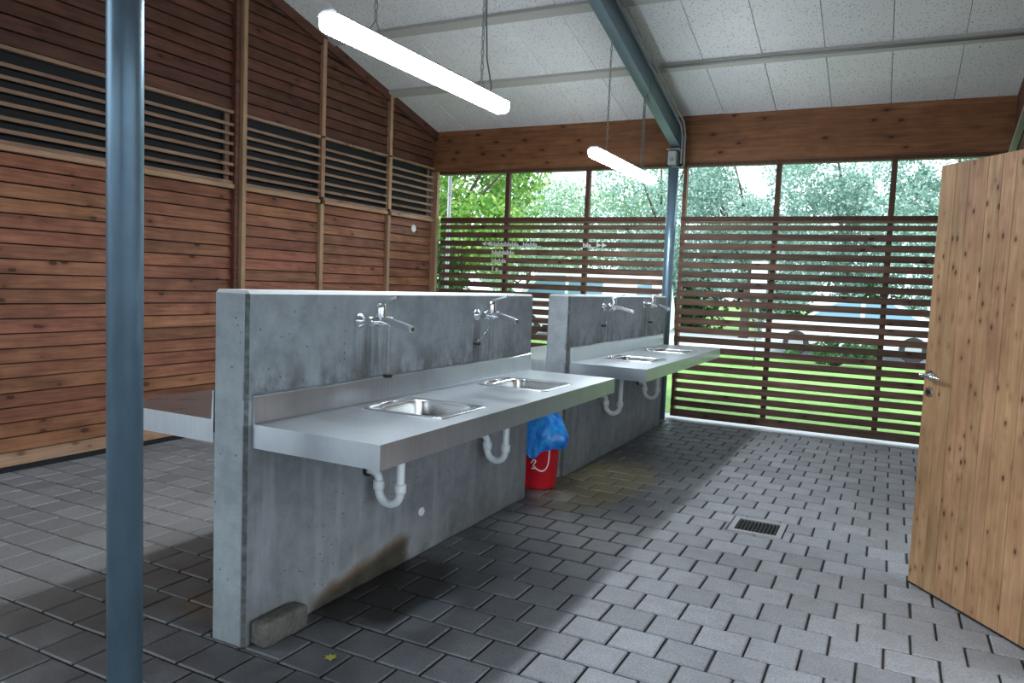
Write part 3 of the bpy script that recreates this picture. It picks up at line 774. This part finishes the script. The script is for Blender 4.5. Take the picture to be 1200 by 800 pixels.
tap((.0065, 4.065, 1.328), 'chrome wall tap nearer the gap on the far concrete wall', math.radians(2), math.radians(12))
tap((.0065, 5.255, 1.340), 'chrome wall tap beside the far steel column', math.radians(-12), math.radians(-10))
def chain_curve(pts, r, ball=True):
    mb = MB()
    P = [Vector(p) for p in pts]
    mb.tube(P, r*.5, 5)
    # beads along the run
    for a, b in zip(P[:-1], P[1:]):
        n = max(1, int((b-a).length/(r*5)))
        for i in range(n):
            c = a.lerp(b, i/n); mb.tube([c-Vector((0, 0, r*1.2)), c, c+Vector((0, 0, r*1.2))], [r*.3, r*1.2, r*.3], 6)
    return mb
def plug(p, top, label):
    t = thing('basin_plug', label, 'plug', (0, 0, 0), 0, 'plugs hanging from the taps')
    x, y, z = p
    MB().tube([(x, y, z-.012), (x, y, z-.010), (x, y, z+.0), (x, y, z+.006)], [.019, .021, .024, .022], 18).obj('stopper', M_RUBBER, t)
    A, B = Vector((x, y, z+.006)), Vector(top); pts = []
    for i in range(9):
        k = i/8; q = A.lerp(B, k); q.z -= .5*(1-(2*k-1)**2)*.22*math.hypot(B.x-A.x, B.y-A.y); pts.append(q)
    chain_curve(pts, .0022).obj('chain', M_CHROME, t)
plug((.055, .845, 1.031), (.062, .838, 1.28), 'black plug on a long chain hanging from the nearest tap')
plug((.03, 1.763, 1.137), (.062, 1.90, 1.285), 'black plug on a slack chain under the second tap of the near wall')
plug((.036, 3.945, 1.176), (.068, 4.10, 1.31), 'black plug under the tap nearer the gap on the far wall')
plug((.036, 5.335, 1.168), (.068, 5.24, 1.32), 'black plug under the tap beside the far steel column')
MB().tube([(0, 0, 0), (.006, 0, 0), (.012, 0, 0)], [.026, .026, .020], 20).obj('cap', M_PLASTIC, near_wall, (0, 1.259, .235))['label'] = 'small round white cap'
o = MB().tube([(0, 0, 0), (.02, 0, 0), (.028, 0, 0)], [.05, .05, .04], 24).obj('wall_disc', M_PLASTIC, None, (WX-.01, 5.96, 2.153)); tag(o, 'small round white disc high on the left wooden wall', 'disc')

# ------------------------------------------------------------ steel columns, rafter, conduits
def column(x, y, z1, label):
    t = thing('steel_column', label, 'column', (x, y, 0))
    MB().tube([(0, 0, -.01), (0, 0, z1)], .0572, 40).obj('shaft', M_COLUMN, t)
    MB().box(-.075, .075, -.075, .075, z1, z1+.012).obj('head_plate', M_GALV, t)
    MB().tube([(0, 0, 0), (0, 0, .015)], .075, 30).obj('foot_collar', M_GALV, t)
    return t
RB = lambda y: 3.4415-RS*(y-5)          # underside of the rafter
column(-.09, -.455, RB(-.455+.07)-.04, 'blue-grey steel column in the left foreground')
column(-.075, 6.30, RB(6.37)-.035, 'steel column at the far end, between the two slatted screens')
t = thing('steel_rafter', 'painted steel I-beam rafter sloping up from the far column under the ceiling', 'beam', (-.075, 0, 0))
ya, yb = 6.40, RIDGE
def sl(y, d): return (y, RB(y)+d)
for nm, x0, x1, d0, d1 in (('bottom_flange', -.05, .05, 0, .013), ('web', -.005, .005, .013, .257), ('top_flange', -.05, .05, .257, .27)):
    MB().prism([sl(ya, d0), sl(ya, d1), sl(yb, d1), sl(yb, d0)], 'x', x0, x1).obj(nm, M_RAFTER, t)
MB().box(-.05, .05, 6.388, 6.402, RB(6.4), RB(6.4)+.27).obj('end_plate', M_RAFTER, t)
def conduit(pts, r, label, m=M_CONDUIT):
    o = MB().tube(pts, r, 10).obj('conduit', m); return tag(o, label, 'pipe')
conduit([(-.005, 1.0, RB(1)+.20), (-.005, 6.24, RB(6.24)+.20), (.005, 6.30, RB(6.3)+.10), (.0, 6.31, 2.92)], .011, 'grey conduit along the rafter, inner one dropping to the box')
conduit([(.024, 1.0, RB(1)+.235), (.024, 6.24, RB(6.24)+.235), (.034, 6.30, RB(6.3)+.12), (.034, 6.31, 2.90), (.0, 6.31, 2.868), (-.075, 6.23, 2.878)], .011, 'grey conduit along the rafter, outer one bending under the box')
conduit([(.03, 5.325, roof(5.325)-.055), (XR-.02, 5.325, roof(5.325)-.055)], .012, 'long grey conduit fixed along the purlin right of the rafter')
o = MB().prism([(6.25, 2.865), (6.25, 2.915), (4.4, 3.50), (4.4, 3.45)], 'x', 3.085, 3.135).obj('metal_strip', M_GALV); tag(o, 'sloping grey metal strip on the right wall above the door edge', 'strip')
t = thing('junction_box', 'small light grey switch box on top of the far steel column', 'box', (-.08, 6.235, 2.97))
MB().box(-.045, .045, -.03, .025, -.075, .075, .006).obj('housing', M_BOX, t)
MB().tube([(0, -.03, -.02), (0, -.045, -.02)], [.024, .022], 18).obj('dial', M_CONDUIT, t)

# ------------------------------------------------------------ hanging lamps
def lamp(y0, y1, label, ch, cabley):
    zc = 2.63
    t = thing('pendant_lamp', label, 'lamp', (-.1, (y0+y1)/2, zc), 0, 'hanging strip lamps')
    L = (y1-y0)/2
    prof = [(-.054, .024), (-.058, -.010), (-.05, -.034), (-.026, -.048), (.026, -.048), (.05, -.034), (.058, -.010), (.054, .024)]
    MB().loft([[(p[0]*k, y, p[1]*k) for p in prof[::-1]] for y, k in ((-L, .7), (-L+.012, .93), (-L+.03, 1), (L-.03, 1), (L-.012, .93), (L, .7))], True, True).obj('diffuser', M_EMIT, t)
    top = [(-.056, .024), (.056, .024), (.05, .036), (.03, .046), (-.03, .046), (-.05, .036)]
    MB().prism(top, 'y', -L+.005, L-.005).obj('housing', M_PLASTIC, t)
    for s in (-1, 1):
        MB().prism([(-.05, .014), (.05, .014), (.046, .036), (.028, .048), (-.028, .048), (-.046, .036)], 'y', s*(L-.012)-.006, s*(L-.012)+.006).obj('end_cap', M_PLASTIC, t)
    for yy in ch:
        y = yy-(y0+y1)/2; zt = RB(yy)-zc
        mb = MB(); V = Vector((0, y, .046)); n = int((zt-.12)/.042)
        mb.tube([(0, y-.05, .044), (0, y, .115)], .0025, 6); mb.tube([(0, y+.05, .044), (0, y, .115)], .0025, 6)
        for i in range(n):
            z = .115+i*.042+.02
            u = Vector((1, 0, 0)) if i % 2 else Vector((0, 1, 0))
            mb.tube([Vector((0, y, z))+u*.009*math.cos(a)+Vector((0, 0, .025*math.sin(a))) for a in [2*PI*k/8 for k in range(8)]], .003, 5, closed=True)
        mb.tube([(0, y, .115+n*.042), (0, y, zt-.002)], .003, 6)
        mb.obj('chain', M_GALV, t)
    y = cabley-(y0+y1)/2; yt = ch[1]-(y0+y1)/2
    zt = RB(ch[1]-.1)-zc
    MB().tube([(.0, y, .04), (.012, y-.02, .09), (.016, yt+.03, .22), (.012, yt+.012, .45), (.012, yt+.0, .8), (.082, yt-.06, zt*.85), (.085, yt-.1, zt+.0), (.086, yt-.12, zt+.14)], .005, 8).obj('cable', M_CONDUIT, t)
    return t
lamp(.53, 2.22, 'lit strip lamp hanging in the foreground from two chains', (.88, 1.93), 2.05)
lamp(3.86, 5.56, 'lit strip lamp hanging farther back, in front of the timber header', (4.17, 5.17), 5.22)

# ------------------------------------------------------------ door, standing open
ang = math.radians(-54.1)
door = bpy.data.objects.new('door_1', None); COL.objects.link(door); struct(door)
door.location = (2.4, 2.317, 0); door.rotation_euler = (0, 0, ang)
DW = 1.02
cuts = [0, .107, .193, .312, .396, .476, .60, .72, .83, .93, DW]
for a, b in zip(cuts[:-1], cuts[1:]):
    boxpart('plank', MW['door'], door, ((a+b)/2, .0225, 1.10), (b-a-.0012, .045, 2.175), .0016)
MB().box(.0, DW, .0005, .0445, .005, .013).obj('sweep', M_DARK, door)
h = MB(); h.tube([(.047, -.001, 1.118), (.047, -.008, 1.118)], [.027, .025], 20); h.tube([(.047, -.006, 1.118), (.047, -.045, 1.118)], .0095, 12)
hr = h.obj('handle', M_CHROME, door)
MB().tube([(.034, -.052, 1.118), (.047, -.055, 1.118), (.075, -.056, 1.1175), (.165, -.054, 1.113), (.172, -.045, 1.112)], [.010, .0105, .010, .0095, .009], 12).obj('lever', M_CHROME, hr)
l = MB(); l.tube([(.047, -.001, 1.03), (.047, -.008, 1.03)], [.027, .025], 20)
lk = l.obj('lock', M_CHROME, door); MB().tube([(.047, -.007, 1.03), (.047, -.011, 1.03)], .012, 14).obj('cylinder', M_IRON, lk)
for z in (.3, 1.1, 1.9): MB().tube([(DW+.012, .0, z-.05), (DW+.012, .0, z+.05)], .011, 12).obj('hinge', M_GALV, door)

# ------------------------------------------------------------ floor drain
t = thing('floor_drain', 'square floor drain with a dark grating set in the paving', 'drain', (1.55, 2.842, 0))
f = MB()
for (a, b, c, d) in ((-.162, .162, -.167, -.125), (-.162, .162, .125, .167), (-.162, -.128, -.125, .125), (.128, .162, -.125, .125)): f.box(a, b, c, d, -.03, .0005)
f.obj('frame', M_FRAME, t)
MB().box(-.128, .128, -.125, .125, -.06, -.045).obj('sump', M_DARK, t)
for i in range(11): boxpart('bar', M_IRON, t, (-.115+i*.023, 0, -.012), (.008, .25, .018), .001)
for j in range(7): boxpart('cross_bar', M_IRON, t, (0, -.105+j*.035, -.014), (.256, .006, .014), .001)

# ------------------------------------------------------------ kerb stone and leaf
bm = bmesh.new(); bmesh.ops.create_cube(bm, size=1); bmesh.ops.subdivide_edges(bm, edges=bm.edges[:], cuts=5, use_grid_fill=True)
for v in bm.verts:
    c = v.co.copy(); q = Vector((c.x*.09, c.y*.25, c.z*.10)); rr = .016
    box = Vector((.045-rr, .125-rr, .05-rr)); cl = Vector([max(-b, min(b, k)) for k, b in zip(q, box)]); dd = q-cl
    if dd.length > rr: q = cl+dd.normalized()*rr
    v.co = q+Vector([random.gauss(0, .0016) for _ in range(3)])
me = bpy.data.meshes.new('kerb_stone'); bm.to_mesh(me); bm.free(); me.polygons.foreach_set('use_smooth', [True]*len(me.polygons))
o = link('kerb_stone', me, M_STONE, None, (.052, .15, .0535), (0, 0, -.02)); tag(o, 'rough grey kerb stone lying against the near concrete wall foot', 'stone')
lf = MB(); pts = [(0, -.028), (.010, -.012), (.026, -.010), (.016, .004), (.022, .020), (.006, .016), (0, .034), (-.007, .016), (-.022, .018), (-.014, .002), (-.026, -.012), (-.010, -.013)]
n = len(pts); top = [(x, y, .004+.25*abs(x)*(.6 if y > 0 else .9)) for x, y in pts]+[(0, 0, .003)]
lf.add(top, [(i, (i+1) % n, n) for i in range(n)]); lf.add([(v[0], v[1], v[2]-.0008) for v in top], [((i+1) % n, i, n) for i in range(n)])
leaf = lf.obj('fallen_leaf', M_YLEAF, None, (.353, .112, .001), (0, 0, .7)); tag(leaf, 'small yellow leaf lying on the dark pavers near the kerb stone', 'leaf')

# ------------------------------------------------------------ bucket with its liner
BX, BY = -.045, 2.91
t = thing('bucket', 'red plastic bucket with a white doodle, standing between the concrete walls', 'bucket', (BX, BY, 0))
rb = lambda z: .128+(.155-.128)*z/.42
N = 40
ring = lambda r, z: [(r*math.cos(2*PI*k/N), r*math.sin(2*PI*k/N), z) for k in range(N)]
MB().loft([ring(.112, .002), ring(.125, .006), ring(rb(.02), .02), ring(rb(.42), .42), ring(.164, .422), ring(.164, .435), ring(.148, .435), ring(.125, .03)], True, True).obj('shell', M_RED, t)
# white doodle: a looped line printed on the side facing the camera
def on(a, z): a = math.radians(a); return Vector((rb(z)*math.cos(a), rb(z)*math.sin(a), z))*1.0
def off(v): q = Vector((v.x, v.y, 0)).normalized()*.001; return v+q
def stroke(mb, ctrl, r):
    pts = []
    for i in range(len(ctrl)-1):
        p0 = ctrl[max(i-1, 0)]; p1 = ctrl[i]; p2 = ctrl[i+1]; p3 = ctrl[min(i+2, len(ctrl)-1)]
        for k in range(6):
            u = k/6
            q = [.5*((2*p1[c])+(-p0[c]+p2[c])*u+(2*p0[c]-5*p1[c]+4*p2[c]-p3[c])*u*u+(-p0[c]+3*p1[c]-3*p2[c]+p3[c])*u**3) for c in (0, 1)]
            pts.append(q)
    pts.append(ctrl[-1])
    P = [on(-37+(a+37)*1.35, z) for a, z in pts]
    L, Rr = [], []
    for i, p in enumerate(P):
        d = (P[min(i+1, len(P)-1)]-P[max(i-1, 0)]).normalized(); nrm = Vector((p.x, p.y, 0)).normalized(); s_ = nrm.cross(d)
        L.append(off(p+s_*r)); Rr.append(off(p-s_*r))
    mb.add(L+Rr, [(i, i+1, len(P)+i+1, len(P)+i) for i in range(len(P)-1)])
d = MB()
stroke(d, [(-37, .335), (-37, .28), (-37.5, .21), (-42, .165), (-52, .145), (-64, .16), (-72, .185)], .0055)
stroke(d, [(-71, .19), (-66, .215), (-70, .225), (-77, .2)], .0045); stroke(d, [(-72, .185), (-66, .165), (-76, .16)], .004)
stroke(d, [(-58, .325), (-64, .29), (-72, .265), (-80, .255)], .007); stroke(d, [(-66, .335), (-72, .31), (-80, .29)], .005)
d.obj('print', M_WHITEINK, t)
bag = MB(); NB = 90; rings = []
prof = [(.172, .30), (.178, .345), (.182, .40), (.180, .45), (.155, .50), (.118, .545), (.075, .565), (.03, .572)]
for j, (r, z) in enumerate(prof):
    R = []
    for k in range(NB):
        a = 2*PI*k/NB
        w = .010*math.sin(7*a+j*.9)+.008*math.sin(13*a-j*1.3)+.005*math.sin(23*a+2*j)
        skirt = 1-j/(len(prof)-1)
        flap = math.exp(-((a-2*PI+.32)/.28)**2)+math.exp(-((a+.32)/.28)**2)   # corner standing out to the right
        rr = r+w*(.35+.65*skirt)+flap*(.075 if j in (1, 2) else .045 if j in (0, 3) else .012)
        low = -.05*math.exp(-((a-math.radians(285))/.32)**2)+.035*math.exp(-((a-2*PI+.25)/.35)**2)+.02*math.sin(5*a)
        zz = z+(low if j == 0 else low*.55 if j == 1 else 0)+.008*math.sin(9*a+j)
        if z > .48: zz += .012*math.sin(4*a+j)
        R.append((max(rr, .01)*math.cos(a), max(rr, .01)*math.sin(a), zz))
    rings.append(R)
bag.loft(rings, False, True)
lo = bag.obj('liner', M_BAG, None, (BX, BY, 0)); tag(lo, 'crumpled blue plastic liner bag pulled over the red bucket', 'bag')

# ------------------------------------------------------------ outside: trees, hedges, vehicles, sign
def leaves(n, centers, size, seed, flat=.5):
    rng = np.random.default_rng(seed)
    cs = np.array([c[:3] for c in centers], float); rs = np.array([c[3] for c in centers], float)
    w = rs**2; idx = rng.choice(len(cs), n, p=w/w.sum())
    d = rng.normal(size=(n, 3)); d /= np.linalg.norm(d, axis=1)[:, None]
    p = cs[idx]+d*(rs[idx]*rng.uniform(.45, 1.05, n)**.6)[:, None]
    a = rng.normal(size=(n, 3)); a /= np.linalg.norm(a, axis=1)[:, None]
    b = np.cross(a, rng.normal(size=(n, 3))); b /= np.linalg.norm(b, axis=1)[:, None]
    s = size*rng.uniform(.6, 1.4, n)[:, None]
    V = np.stack([p-a*s*.6, p+b*s*.32-a*s*.05, p+a*s*.6, p-b*s*.32-a*s*.05], 1).reshape(-1, 3)
    me = bpy.data.meshes.new('foliage'); me.vertices.add(4*n); me.vertices.foreach_set('co', V.ravel())
    me.loops.add(4*n); me.loops.foreach_set('vertex_index', np.arange(4*n)); me.polygons.add(n)
    me.polygons.foreach_set('loop_start', np.arange(0, 4*n, 4)); me.update(calc_edges=True); return me
def clumps(c, r, k, seed, rad=(.32, .5)):
    rng = random.Random(seed); out = []
    for _ in range(k):
        while True:
            q = Vector([rng.uniform(-1, 1) for _ in range(3)])
            if q.length < 1: break
        out.append((c[0]+q.x*r[0], c[1]+q.y*r[1], c[2]+q.z*r[2], min(r)*rng.uniform(*rad)))
    return out
def tree(x, y, ctr, rad, k, n, size, m, label, seed, trunk=.14):
    t = thing('tree', label, 'tree', (x, y, -.03), 0, 'trees beyond the screens')
    cl = clumps((0, 0, ctr), rad, k, seed)
    f = link('foliage', leaves(n, cl, size, seed), m, t); f['kind'] = 'stuff'
    MB().tube([(0, 0, 0), (.05, .02, ctr*.35), (-.04, 0, ctr*.7), (0, 0, ctr)], [trunk*1.25, trunk, trunk*.7, trunk*.3], 9).obj('trunk', M_BARK, t)
    b = MB(); rng = random.Random(seed+1)
    for c in cl[:10]: b.tube([(0, 0, max(.8, c[2]*.55)), (c[0]*.5, c[1]*.5, c[2]*.8), (c[0], c[1], c[2])], [trunk*.4, trunk*.28, trunk*.1], 6)
    bo = b.obj('branches', M_BARK, t); bo['kind'] = 'stuff'
    return t
tree(-8.9, 15.8, 4.3, (2.5, 2.0, 2.7), 34, 15000, .135, M_LEAF_Y, 'bright yellow-green tree behind the leftmost opening', 3)
tree(-11.8, 27, 3.6, (2.6, 2.2, 2.5), 26, 9000, .13, M_LEAF_G, 'pale green low tree under the white sky behind the second opening', 5)
tree(-7.6, 28, 3.9, (2.4, 2.2, 2.7), 26, 9000, .13, M_LEAF_G, 'pale green tree behind the third opening, left of the far column', 8)
tree(-5.4, 24.5, 4.1, (2.2, 1.9, 3.5), 34, 20000, .10, M_LEAF_B, 'blue-green tree just left of the far steel column', 11)
tree(-2.2, 24.0, 4.1, (2.4, 1.7, 3.7), 46, 24000, .10, M_LEAF_B, 'grey-green dense tree right of the far steel column', 14)
tree(.7, 26.6, 4.4, (2.5, 1.6, 3.9), 52, 26000, .105, M_LEAF_B, 'grey-green tree behind the middle of the right openings', 17)
tree(4.0, 23.2, 4.2, (2.5, 1.7, 3.9), 46, 24000, .10, M_LEAF_B, 'pale feathery tree next to the open door edge', 21)
tree(7.0, 25, 5.0, (2.6, 2.2, 3.6), 30, 6000, .2, M_LEAF_B, 'tree far right outside, hidden by the open door', 23)
tree(-16.5, 24, 5.0, (3.0, 2.4, 3.6), 30, 6000, .22, M_LEAF_G, 'green tree far left outside, behind the yellow-green tree', 25)
tree(-10.4, 22.6, 2.3, (1.7, 1.1, 1.5), 22, 8000, .12, M_LEAF_G, 'low green bush-like tree between the yellow-green tree and the white van', 47, .08)
def shrub(x, y, rad, k, n, size, label, seed):
    t = thing('shrub', label, 'shrub', (x, y, -.03), 0, 'shrubs along the road')
    cl = clumps((0, 0, rad[2]*.95), rad, k, seed, (.4, .6))
    f = link('foliage', leaves(n, cl, size, seed), M_LEAF_D, t); f['kind'] = 'stuff'
    b = MB()
    for c in cl[:7]: b.tube([(0, 0, 0), (c[0]*.5, c[1]*.5, c[2]*.6), (c[0], c[1], c[2])], [.05, .03, .01], 6)
    bo = b.obj('stems', M_BARK, t); bo['kind'] = 'stuff'
shrub(-9.0, 15.2, (1.5, 1.0, 1.25), 22, 5000, .14, 'dark green shrub behind the left end of the lettered screen', 31)
shrub(-12.6, 16.8, (1.7, 1.0, 1.3), 20, 4000, .15, 'dark green shrub out past the left wall corner', 33)
shrub(-4.9, 27.9, (1.7, 1.0, 1.5), 24, 6000, .15, 'dark hedge bush across the road just right of the far column', 35)
shrub(-2.2, 27.6, (1.6, 1.0, 1.4), 24, 6000, .15, 'dark hedge bush across the road behind the white sign pole', 37)
shrub(1.6, 29.6, (1.9, 1.0, 1.3), 24, 5000, .15, 'dark hedge bush behind the parked pale car', 39)
shrub(-7.0, 31.2, (2.0, 1.0, 1.3), 24, 5000, .15, 'dark hedge bush behind the white van', 41)

shrub(1.15, 15.9, (1.0, .5, .32), 12, 1200, .10, 'low dark shrub in the grass in front of the parked pale car', 43)
def vehicle(name, x, y, prof, W, glass, wheels, label, cat, m, wr=.32):
    t = thing(name, label, cat, (x, y, -.015))
    bm = bmesh.new(); a = [bm.verts.new((p[0], -W/2, p[1])) for p in prof]; f = bm.faces.new(a)
    e = bmesh.ops.extrude_face_region(bm, geom=[f]); vs = [g for g in e['geom'] if isinstance(g, bmesh.types.BMVert)]
    for v in vs: v.co.y = W/2
    for v in bm.verts:   # tumblehome: cabin narrower than the sills
        k = max(0, (v.co.z-.85))/.8; v.co.y *= 1-.16*min(k, 1)
    bmesh.ops.recalc_face_normals(bm, faces=bm.faces[:]); bmesh.ops.bevel(bm, geom=bm.edges[:], offset=.05, segments=2, affect='EDGES')
    me = bpy.data.meshes.new('body'); bm.to_mesh(me); bm.free(); link('body', me, m, t)
    for g in glass:
        for s in (-1, 1):
            vs = []
            for px, pz in g:
                k = max(0, pz-.85)/.8; vs.append((px, s*W/2*(1-.16*min(k, 1)), pz))
            mb = MB(); n = len(vs); mb.add([(v[0], v[1]+s*.012, v[2]) for v in vs]+[(v[0], v[1]-s*.01, v[2]) for v in vs], [tuple(range(n)), tuple(range(2*n-1, n-1, -1))]+[(i, (i+1) % n, n+(i+1) % n, n+i) for i in range(n)])
            mb.obj('window', M_GLASS_V, t)
    for wx in wheels:
        for s in (-1, 1):
            wo_ = MB().tube([(wx, s*W/2-s*.19, wr), (wx, s*W/2-s*.17, wr), (wx, s*W/2+s*.0, wr), (wx, s*W/2+s*.015, wr)], [wr*.9, wr, wr, wr*.9], 24).obj('wheel', M_TYRE, t)
            MB().tube([(wx, s*W/2+s*.01, wr), (wx, s*W/2+s*.022, wr)], [wr*.62, wr*.55], 18).obj('hub', M_GALV, wo_)
    return t
vehicle('van', -8.3, 18.8, [(0, .35), (0, 1.0), (.5, 1.15), (1.15, 1.95), (1.6, 2.03), (4.7, 2.0), (4.85, 1.0), (4.85, .35)], 1.85,
        [[(.72, 1.15), (1.3, 1.85), (2.05, 1.86), (2.05, 1.15)], [(2.15, 1.15), (2.15, 1.86), (3.2, 1.86), (3.2, 1.15)], [(4.2, 1.2), (4.2, 1.8), (4.6, 1.8), (4.66, 1.2)]], (.95, 3.85), 'white van parked on the road behind the left slatted screen', 'van', M_PAINT_W, .33)
vehicle('car', -.75, 19.0, [(0, .3), (0, .8), (.9, .92), (1.7, 1.42), (3.0, 1.45), (3.9, 1.0), (4.4, .92), (4.4, .3)], 1.72,
        [[(1.1, .96), (1.75, 1.36), (2.3, 1.38), (2.3, .96)], [(2.4, .96), (2.4, 1.38), (3.0, 1.37), (3.6, 1.0)]], (.85, 3.5), 'pale silver car parked on the road behind the right slatted screen', 'car', M_PAINT_S, .31)
t = thing('road_sign', 'blank white sign board on a thin pole behind the right screen', 'sign', (-.26, 14, -.03))
MB().tube([(0, .02, 0), (0, .02, 2.2)], .022, 12).obj('pole', M_GALV, t)
MB().box(-.16, .16, -.012, .0, 1.50, 2.19, .004).obj('board', M_POSTW, t)
t = thing('downpipe', 'white downpipe outside the left corner of the screens', 'pipe', (-3.37, 6.86, 0))
MB().tube([(0, 0, 0), (0, 0, 3.3)], .026, 16).obj('pipe', M_POSTW, t)
for z in (.6, 1.7, 2.7): MB().tube([(0, 0, z-.015), (0, 0, z+.015)], .031, 16).obj('clip', M_POSTW, t)
